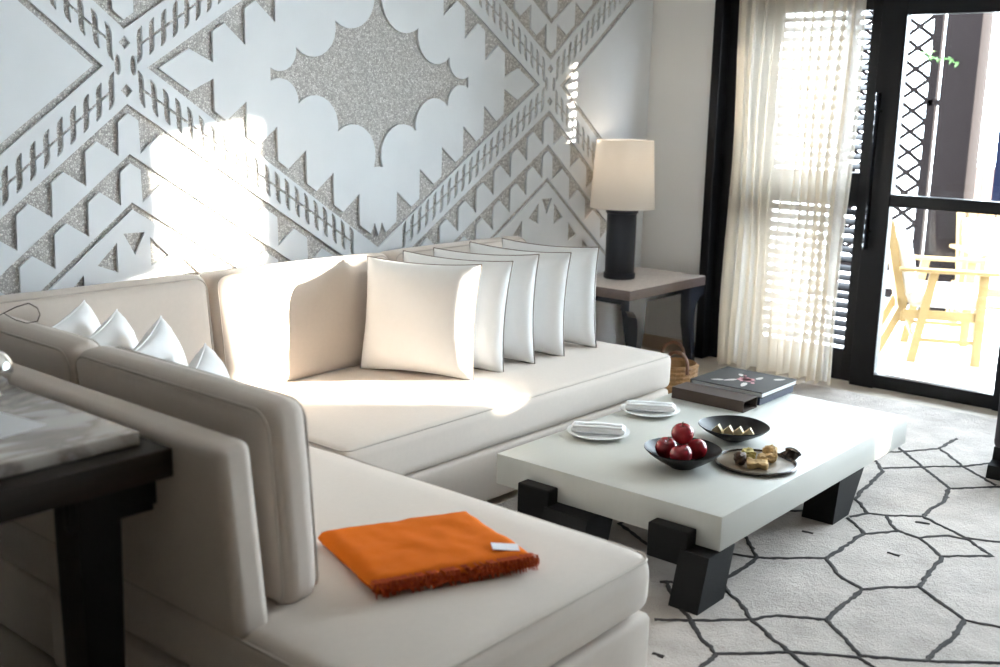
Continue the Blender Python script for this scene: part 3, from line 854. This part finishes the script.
# slipcase
b = bm_(); x0, x1, y0, y1 = 4.205, 4.333, 2.138, 2.496
sc = thing('slipcase', 'empty taupe cloth slipcase with an open end on the coffee table', 'book case', (4.27, 2.32, TZ))
add_box(b, x0, x1, y0, y1, TZ, TZ+.005, .001); add_box(b, x0, x1, y0, y1, TZ+.047, TZ+.052, .001)
add_box(b, x0, x0+.005, y0, y1, TZ+.004, TZ+.048, .001); add_box(b, x1-.005, x1, y0, y1, TZ+.004, TZ+.048, .001); add_box(b, x0+.004, x1-.004, y1-.005, y1, TZ+.004, TZ+.048, .001)
obj('case', b, M['slipcase'], sc, smooth=False)
b = bm_(); add_box(b, x0+.006, x1-.006, y1-.012, y1-.006, TZ+.006, TZ+.046); obj('lining', b, M['case_inside'], sc, smooth=False)
# box with book
bx = tag(obj('book_box', bm_(), M['book_box']), 'navy box under the dark illustrated book', 'box')
bb = bm_(); add_box(bb, 4.365, 4.700, 2.142, 2.485, TZ, TZ+.038, .002); bb.to_mesh(bx.data); bb.free()
bk = thing('art_book', 'large dark illustrated book with a pink flower print lying on a navy box', 'book', (4.53, 2.31, TZ+.038))
b = bm_(); add_box(b, 4.356, 4.700, 2.125, 2.490, TZ+.038, TZ+.041, .001); add_box(b, 4.356, 4.700, 2.125, 2.490, TZ+.060, TZ+.0635, .001); add_box(b, 4.353, 4.700, 2.4865, 2.4905, TZ+.038, TZ+.0635, .001)
obj('cover', b, M['cover'], bk, smooth=False)
b = bm_(); add_box(b, 4.362, 4.694, 2.131, 2.487, TZ+.0411, TZ+.0599); obj('page_block', b, M['pages'], bk, smooth=False)
def petal(bm, x, y, ang, l, w, z):
    n = 10; pts = []
    for k in range(n): 
        t = 2*PI*k/n; u = l/2*math.cos(t)+l/2; v = w/2*math.sin(t)*(1-.3*math.cos(t)); pts.append((x+u*math.cos(ang)-v*math.sin(ang), y+u*math.sin(ang)+v*math.cos(ang)))
    add_prism(bm, pts, 'z', z, z+.0004)
b = bm_()
for k in range(7): petal(b, 4.525, 2.295, k*2*PI/7+.3, .045, .03, TZ+.0636)
for x, y, a in ((4.575, 2.33, .5), (4.50, 2.25, 3.6)): petal(b, x, y, a, .03, .02, TZ+.0636)
pr = obj('flower_print', b, M['print_pink'], bk, smooth=False, label='pink flower print')
for x, y, a, l in ((4.50, 2.33, 2.6, .07), (4.56, 2.26, 0, .06), (4.47, 2.27, 3.4, .08), (4.575, 2.335, .9, .05), (4.61, 2.20, -.6, .06), (4.45, 2.37, 2.2, .06)):
    b = bm_(); petal(b, x, y, a, l, .026, TZ+.0636); obj('leaf_print', b, M['print_pale'], bk, smooth=False, label='pale leaf print')

# ------------------------------------------------------------------ side table, lamp, basket
st = thing('side_table', 'square dark side table with curved glossy legs in the corner', 'side table', (5.74, 3.72, 0))
X0, X1, Y0, Y1, ZT = 5.31, 6.178, 3.465, 3.985, .55
b = bm_(); add_box(b, X0, X1, Y0, Y1, ZT-.06, ZT-.004, .002); obj('tabletop_edge', b, M['table_edge'], st)
b = bm_(); add_box(b, X0+.004, X1-.004, Y0+.004, Y1-.004, ZT-.005, ZT, .001); obj('tabletop', b, M['table_top'], st)
b = bm_(); add_box(b, X0+.06, X1-.06, Y0+.05, Y0+.075, ZT-.10, ZT-.06); add_box(b, X0+.06, X1-.06, Y1-.075, Y1-.05, ZT-.10, ZT-.06)
add_box(b, X0+.05, X0+.075, Y0+.05, Y1-.05, ZT-.10, ZT-.06); add_box(b, X1-.075, X1-.05, Y0+.05, Y1-.05, ZT-.10, ZT-.06); obj('apron', b, M['gloss_black'], st)
def curved_leg(x, y, s):
    bb = bm_(); cl = []
    # curved bracket: starts flat under the top at the outside, sweeps down to a straight foot set inwards
    for k in range(11):
        a = PI/2*k/10; cl.append((x+s*(.03+.09*math.sin(a)), ZT-.105-.13*(1-math.cos(a))))
    pts = [(x+s*.0, ZT-.06)]
    outr = [(x, ZT-.06), (x, ZT-.125)]; innr = [(x+s*.185, ZT-.06)]
    for k in range(9):
        a = PI/2*k/8; outr.append((x+s*(.015+.085*math.sin(a)), ZT-.125-.12*(1-math.cos(a))))
    for k in range(5): outr.append((x+s*(.10-.008*k), ZT-.245-(ZT-.245)*(k+1)/5))
    for k in range(5): innr.append((x+s*(.185-.004*k), ZT-.09-.05*k))
    for k in range(1, 6): innr.append((x+s*(.169-.014*k), ZT-.29-(ZT-.29)*k/5))
    poly = outr+innr[::-1]
    add_prism(bb, poly, 'y', y-.03, y+.03)
    obj('leg', bb, M['gloss_black'], st)
curved_leg(X0+.005, Y0+.035, 1); curved_leg(X0+.005, Y1-.035, 1); curved_leg(X1-.005, Y0+.035, -1); curved_leg(X1-.005, Y1-.035, -1)
LX, LY = 5.675, 3.79
lamp = thing('table_lamp', 'table lamp with white drum shade and dark cylinder base on the side table', 'lamp', (LX, LY, ZT))
b = bm_(); add_lathe(b, [(.094, ZT), (.098, ZT+.004), (.098, ZT+.035), (.091, ZT+.04), (.091, ZT+.40), (.099, ZT+.405), (.099, ZT+.435), (.09, ZT+.44), (.02, ZT+.445)], LX, LY, 48); obj('lamp_base', b, M['lamp_body'], lamp)
b = bm_(); add_tube(b, [(LX, LY, ZT+.44), (LX, LY, ZT+.60)], .009, 10); obj('neck', b, M['brass'], lamp)
b = bm_()
for k in range(3):
    a = 2*PI*k/3; add_tube(b, [(LX, LY, ZT+.805), (LX+.171*math.cos(a), LY+.171*math.sin(a), ZT+.82)], .003, 6)
add_tube(b, [(LX, LY, ZT+.6), (LX+.05, LY, ZT+.66), (LX+.05, LY, ZT+.76), (LX, LY, ZT+.805)], .003, 6)
obj('harp', b, M['brass'], lamp)
b = bm_(); add_lathe(b, [(.199, ZT+.435), (.173, ZT+.845), (.170, ZT+.845), (.196, ZT+.435), (.199, ZT+.435)], LX, LY, 64, False, False); obj('lamp_shade', b, M['shade'], lamp)
b = bm_(); add_lathe(b, [(.012, ZT+.60), (.014, ZT+.63), (.03, ZT+.665), (.034, ZT+.69), (.026, ZT+.72), (.002, ZT+.73)], LX, LY, 24); obj('bulb', b, M['bulb'], lamp)

bkx, bky = 5.28, 3.13
ba = thing('wicker_basket', 'honey wicker basket with brown leather handles behind the coffee table', 'basket', (bkx, bky, 0))
b = bm_()
add_lathe(b, [(.10, .0), (.112, .01), (.128, .15), (.132, .185), (.124, .19), (.118, .15), (.10, .02), (.01, .015)], bkx, bky, 40)
for k in range(7):
    z = .025+.025*k; r = .114+.016*z/.18
    add_tube(b, [(bkx+(r+.004*(-1)**j)*math.cos(2*PI*j/40), bky+(r+.004*(-1)**j)*math.sin(2*PI*j/40), z) for j in range(40)], .008, 6, closed=True)
obj('basket_body', b, M['wicker'], ba)
for a in (math.radians(35), math.radians(-145)):
    bb = bm_(); c, s = math.cos(a), math.sin(a); pts = []
    for k in range(17):
        t = PI*k/16; w = -.065*math.cos(t); hgt = .15+.125*math.sin(t)**.6
        pts.append((bkx+.132*c-w*s, bky+.132*s+w*c, hgt))
    add_tube(bb, pts, .010, 8); obj('handle', bb, M['leather'], ba)

# ------------------------------------------------------------------ console table (foreground)
co = thing('console_table', 'dark wood console with marble slab top behind the chaise back', 'console table', (.75, 2.4, 0))
b = bm_(); add_box(b, -.20, 1.288, 2.11, 3.05, .838, .87, .004); obj('marble_top', b, M['marble'], co)
b = bm_(); add_box(b, -.22, 1.328, 2.045, 3.10, .77, .838, .004); obj('frame', b, M['dark_wood'], co)
for x, y in ((1.165, 2.13), (1.165, 3.02), (-.12, 2.13), (-.12, 3.02)):
    bb = bm_(); add_prism(bb, [(x-.05, .77), (x+.05, .77), (x+.05, .70), (x+.035, 0), (x-.04, 0), (x-.05, .66)], 'y', y-.05, y+.05); obj('leg', bb, M['black_wood'], co, smooth=False)
b = bm_(); add_box(b, 1.1, 1.30, 2.085, 2.115, .69, .77, .003); add_box(b, 1.285, 1.312, 2.09, 3.06, .70, .77, .003); obj('apron', b, M['black_wood'], co)
ZK = .87
gl = thing('silver_pot', 'small polished silver pot at the left edge standing on the marble console', 'pot', (1.192, 2.62, ZK))
b = bm_(); add_lathe(b, [(.03, ZK), (.034, ZK+.004), (.028, ZK+.012), (.048, ZK+.03), (.062, ZK+.06), (.060, ZK+.085), (.046, ZK+.105), (.02, ZK+.118), (.002, ZK+.12)], 1.192, 2.62, 40); obj('pot_body', b, M['silver'], gl)
b = bm_(); add_lathe(b, [(.006, ZK+.117), (.005, ZK+.124), (.011, ZK+.132), (.009, ZK+.142), (.001, ZK+.145)], 1.192, 2.62, 20); obj('knob', b, M['silver'], gl)
b = bm_(); add_box(b, -.13, .13, -.09, .09, ZK, ZK+.002, mtx=Matrix.Translation((1.03, 2.36, 0)) @ Matrix.Rotation(.15, 4, 'Z')); pp = tag(obj('paper_sheet', b, M['paper'], smooth=False), 'white paper sheet lying flat on the marble console', 'paper')
b = bm_()
w = [(1.54, 3.45, .905), (1.54, 3.36, .915), (1.54, 3.267, .935), (1.54, 3.159, .975), (1.54, 3.08, .997), (1.54, 3.03, .990), (1.54, 3.017, .972), (1.54, 3.035, .95), (1.54, 3.099, .935), (1.54, 3.166, .935), (1.54, 3.24, .945)]
add_tube(b, w, .0015, 6)
wi = tag(obj('wire_loop', b, M['wire']), 'thin dark wire loop resting on top of the chaise back cushion', 'wire')

# ------------------------------------------------------------------ dark armchair at the right edge
ac = thing('upholstered_stool', 'charcoal upholstered stool on black feet, cut off by the right edge of the photo', 'stool', (5.24, 1.2, RZ))
b = bm_(); add_soft(b, 5.055, 5.44, 1.06, 1.345, .13, .44, .035, puff=(-.012, -.012, .015), n=8); obj('seat', b, M['drape'], ac)
b = bm_(); add_tube(b, [(u, v, .425) for u, v in rrect(5.062, 5.433, 1.067, 1.338, .035)], .004, 6, closed=True); obj('piping', b, M['drape'], ac)
for x, y, sx in ((4.985, 1.285, 1), (5.36, 1.285, 1), (4.985, 1.07, 1), (5.36, 1.07, 1)):
    bb = bm_(); add_prism(bb, [(x, RZ), (x+.14, RZ), (x+.16, .07), (x+.15, .14), (x+.08, .14), (x+.07, .085), (x+.015, .07)], 'y', y-.03, y+.05); obj('leg', bb, M['black_wood'], ac, smooth=False)

# ------------------------------------------------------------------ terrace
b = bm_(); add_box(b, XW+.16, 16, -8, 9, -.14, -.02); struct('ground', b, M['terrace'])
# teak armchair
def teak_chair(label, loc, rot):
    t = thing('teak_armchair', label, 'armchair', loc, rot, 'teak armchairs on the terrace')
    # local: x = width, front = -y
    W, D = .66, .60
    def part(nm, fn, m=M['teak']):
        bb = bm_(); fn(bb); return obj(nm, bb, m, t, local=True)
    for s in (-1, 1):
        x = s*W/2
        part('leg', lambda bb: add_box(bb, x-.022, x+.022, -.23, -.17, 0, .60, .004))
        part('leg', lambda bb: add_prism(bb, [(.17, 0), (.225, 0), (.13, .60), (.075, .60)], 'x', x-.022, x+.022))
        part('arm', lambda bb: add_box(bb, x-.038, x+.038, -.29, .32, .60, .625, .006))
        part('stretcher', lambda bb: add_box(bb, x-.012, x+.012, -.2, .20, .14, .165, .002))
        part('rear_leg', lambda bb: add_prism(bb, [(.40, 0), (.455, 0), (.30, .36), (.42, .92), (.375, .92), (.245, .36)], 'x', x-.02-s*.05, x+.02-s*.05))
    part('seat_frame', lambda bb: (add_box(bb, -W/2, W/2, -.23, -.195, .30, .37, .003), add_box(bb, -W/2, W/2, .25, .285, .26, .33, .003), [add_box(bb, s*W/2-.012, s*W/2+.012, -.22, .27, .29, .35, .002) for s in (-1, 1)]))
    part('cross_rail', lambda bb: add_box(bb, -W/2, W/2, .18, .20, .14, .165, .002))
    def back(bb):
        mt = Matrix.Translation((0, .29, .36)) @ Matrix.Rotation(math.radians(-13), 4, 'X')
        for k in range(8): add_box(bb, -.275+.075*k-.0275+.013, -.275+.075*k+.0275+.013, -.012, .012, .0, .56, .003, mtx=mt)
        add_box(bb, -.30, .30, -.016, .016, .53, .60, .004, mtx=mt); add_box(bb, -.30, .30, -.016, .016, .0, .06, .004, mtx=mt)
    part('backrest', back)
    part('seat_cushion', lambda bb: add_soft(bb, -.29, .29, -.25, .24, .36, .46, .04, n=6), M['outdoor_cushion'])
    def bc(bb):
        mt = Matrix.Translation((0, .225, .44)) @ Matrix.Rotation(math.radians(-13), 4, 'X'); add_soft(bb, -.28, .28, -.05, .05, .0, .40, .045, n=6, mtx=mt)
    part('back_cushion', bc, M['outdoor_cushion'])
    return t
teak_chair('nearer honey teak armchair with white cushions on the terrace beyond the glass door', (7.60, 2.44, -.02), math.radians(24))
teak_chair('farther honey teak armchair partly hidden behind the nearer one outside', (8.75, 2.32, -.02), math.radians(-50))
# lattice screen and posts
SXL = 9.4
lt = thing('lattice_screen', 'dark diamond lattice screen between posts outside the glass door', 'screen', (SXL, 3.35, -.02))
b = bm_()
add_box(b, SXL-.03, SXL+.03, 3.235, 3.31, -.02, 3.2); add_box(b, SXL-.03, SXL+.03, 3.95, 4.05, -.02, 3.2)
for z in (.02, .25, 3.1): add_box(b, SXL-.02, SXL+.02, 3.2, 4.0, z, z+.08)
obj('frame', b, M['pergola'], lt)
b = bm_()
p_, L0, L1, Z0, Z1 = .17, 3.31, 3.95, .33, 3.1
for s in (1, -1):
    k = -20
    while k < 40:
        # z = Z0 + k*p_ + s*1.0*(y-L0)
        pts = []
        ya, za = L0, Z0+k*p_; yb, zb_ = L1, Z0+k*p_+s*(L1-L0)*.71
        t0, t1 = 0, 1; dz = zb_-za
        lo, hi = (Z0-za)/dz, (Z1-za)/dz
        if lo > hi: lo, hi = hi, lo
        t0, t1 = max(0, lo), min(1, hi)
        if t1-t0 > .02:
            A = Vector((SXL+.012*s, ya+(yb-ya)*t0, za+dz*t0)); B_ = Vector((SXL+.012*s, ya+(yb-ya)*t1, za+dz*t1))
            d = (B_-A); ln = d.length; ang = math.atan2(d.z, d.y)
            add_box(b, -.008, .008, 0, ln, -.017, .017, mtx=Matrix.Translation(A) @ Matrix.Rotation(ang, 4, 'X'))
        k += 1
obj('lattice', b, M['pergola'], lt, smooth=False)
b = bm_(); add_box(b, 8.96, 9.22, 2.80, 3.07, -.02, 3.2, .006)
po = tag(obj('pergola_post', b, M['pergola']), 'thick dark timber post outside beside the lattice screen', 'post')
b = bm_(); add_box(b, 9.06, 9.16, 3.05, 3.19, 1.65, 1.70); add_box(b, 9.06, 9.40, 3.15, 3.19, 1.65, 1.70); pc = obj('cross_bar', b, M['pergola'], po)
b = bm_(); add_box(b, 13.2, 13.3, 3.66, 4.20, -.02, 1.0)
for k in range(4): add_box(b, 13.17, 13.2, 3.67+.135*k, 3.79+.135*k, .02, .98)
tag(obj('timber_gate', b, M['terracotta']), 'salmon coloured timber gate at the far side of the terrace', 'gate')
b = bm_(); add_box(b, 11.0, 11.2, 2.95, 3.19, -.02, 2.1, .004)
nv = tag(obj('navy_post', b, M['navypaint']), 'navy blue post at the right edge outside the glass door', 'post')
def leaf(bb, c, d, l, w):
    c = Vector(c); d = Vector(d).normalized(); a, u = frame_from(d)
    L_ = [bb.verts.new(c), bb.verts.new(c+d*l*.5+a*w), bb.verts.new(c+d*l+u*-.01), bb.verts.new(c+d*l*.5-a*w), bb.verts.new(c+d*l*.5+u*.012)]
    for q in ((0, 1, 4), (1, 2, 4), (2, 3, 4), (3, 0, 4)): bb.faces.new([L_[i] for i in q])
vine = thing('climbing_vine', 'small green climbing vine sprig across the dark outdoor post', 'plant', (8.93, 3.1, -.02))
b = bm_(); vs = [(8.935, 3.24-.043*k, 2.05-.011*k+.012*math.sin(k*1.5)) for k in range(8)]
add_tube(b, [(9.44, 3.27, -.02), (9.44, 3.27, .8), (9.44, 3.27, 1.6), (9.43, 3.275, 2.09), (9.2, 3.27, 2.08)]+vs, .0035, 5); obj('stem', b, M['leaf'], vine)
b = bm_()
for k, v in enumerate(vs):
    for j in range(2): leaf(b, v, (-.3, random.uniform(-1, 1), random.uniform(-.8, .6)), .035, .010)
obj('leaves', b, M['leaf'], vine)
# terrace enclosure: sunlit white walls beyond
b = bm_(); add_box(b, 14.6, 14.8, -8, 9, -.02, 1.0); struct('wall_terrace', b, M['outwall'])
b = bm_(); add_box(b, 14.2, 14.5, 4.44, 4.54, 2.45, 4.2); tag(obj('blue_pillar', b, M['bluepaint']), 'pale blue pillar high up beyond the terrace', 'pillar')

# ------------------------------------------------------------------ added sun blocker (out of frame): unseen wall with gaps shaping the sun patches
K = 1.0                                 # sun's horizontal slope dy/dx
TE = .1223                               # rise per horizontal metre
SXP = 20.25
dxp = SXP-XW
def back_y(y): return y-K*dxp
rise = dxp*math.hypot(1, K)*TE
b = bm_()
def blk(y0, y1, z0, z1): add_box(b, SXP, SXP+.12, back_y(y0), back_y(y1), z0+rise if z0 > 0 else -.02, z1+rise)
TOP = 2.75
def gaps(y0, y1, *open_):
    z = 0
    for a, c in open_:
        blk(y0, y1, z, a); z = c
    blk(y0, y1, z, TOP)
gaps(3.25, 4.5)
gaps(3.03, 3.25, (1.46, 1.98))
gaps(.82, 3.03)
gaps(.30, .82, (1.43, 2.05))
gaps(.25, .30, (1.00, 2.05))
gaps(-.12, .25, (.95, 1.50))
gaps(-.20, -.12, (.93, 1.12))
gaps(-.22, -.20, (.93, 1.06))
gaps(-.40, -.22, (.53, .70), (.93, 1.06))
gaps(-14.0, -.40)
struct('sun_blocker', b, M['outwall'])  # unseen blocker, added to cut the sunlight into patches

# ------------------------------------------------------------------ light
sun = bpy.data.lights.new('sun', 'SUN'); sun.energy = 110; sun.angle = math.radians(.25); sun.color = (1, .90, .78)
so = bpy.data.objects.new('sun', sun); COL.objects.link(so)
d = Vector((-1, K, -TE*math.hypot(1, K))).normalized()
so.rotation_euler = d.to_track_quat('-Z', 'Y').to_euler()
W = bpy.data.worlds.new('sky'); S.world = W; W.use_nodes = True
bg = W.node_tree.nodes['Background']; bg.inputs[0].default_value = (.77, .885, 1.0, 1); bg.inputs[1].default_value = 25
for (y0, y1, z0, z1) in ((1.6, 3.36, 0, 2.5), (-.52, 1.58, 0, 2.5)):
    a = bpy.data.lights.new('window_portal', 'AREA'); a.shape = 'RECTANGLE'; a.size = y1-y0; a.size_y = z1-z0
    a.cycles.is_portal = True
    o = bpy.data.objects.new('window_portal', a); COL.objects.link(o); o.location = (XW+.15, (y0+y1)/2, (z0+z1)/2)
    o.rotation_euler = Vector((-1, 0, 0)).to_track_quat('-Z', 'Z').to_euler()
pl = bpy.data.lights.new('lamp_light', 'POINT'); pl.energy = 3.5; pl.color = (1, .85, .68); pl.shadow_soft_size = .05
o = bpy.data.objects.new('lamp_light', pl); COL.objects.link(o); o.location = (LX, LY, ZT+.70)

# ------------------------------------------------------------------ camera
cam = bpy.data.cameras.new('camera'); co_ = bpy.data.objects.new('camera', cam); COL.objects.link(co_)
f = 1102.765
cam.sensor_width = 36; cam.lens = f/1000*36; cam.clip_start = .05
def dirv(px, py): return Vector((px-500, -(py-333.5), -f)).normalized()
Xc = dirv(1447, 124); Yc = dirv(-842, 72); Yc = (Yc-Xc*Yc.dot(Xc)).normalized(); Zc = Xc.cross(Yc)
Rm = Matrix((Xc, Yc, Zc))               # camera -> world
co_.matrix_world = Matrix.Translation((0, 0, 1.6)) @ Rm.to_4x4()
cam.dof.use_dof = True; cam.dof.focus_distance = 4.4; cam.dof.aperture_fstop = 2.4
S.camera = co_
S.view_settings.view_transform = 'Standard'; S.view_settings.look = 'None'; S.view_settings.gamma = 1; S.view_settings.exposure = .1
S.view_settings.use_curve_mapping = False
S.cycles.max_bounces = 8; S.cycles.diffuse_bounces = 6; S.cycles.transparent_max_bounces = 16
S.cycles.use_denoising = True; S.cycles.sample_clamp_indirect = 12
S.cycles.caustics_reflective = False; S.cycles.caustics_refractive = False
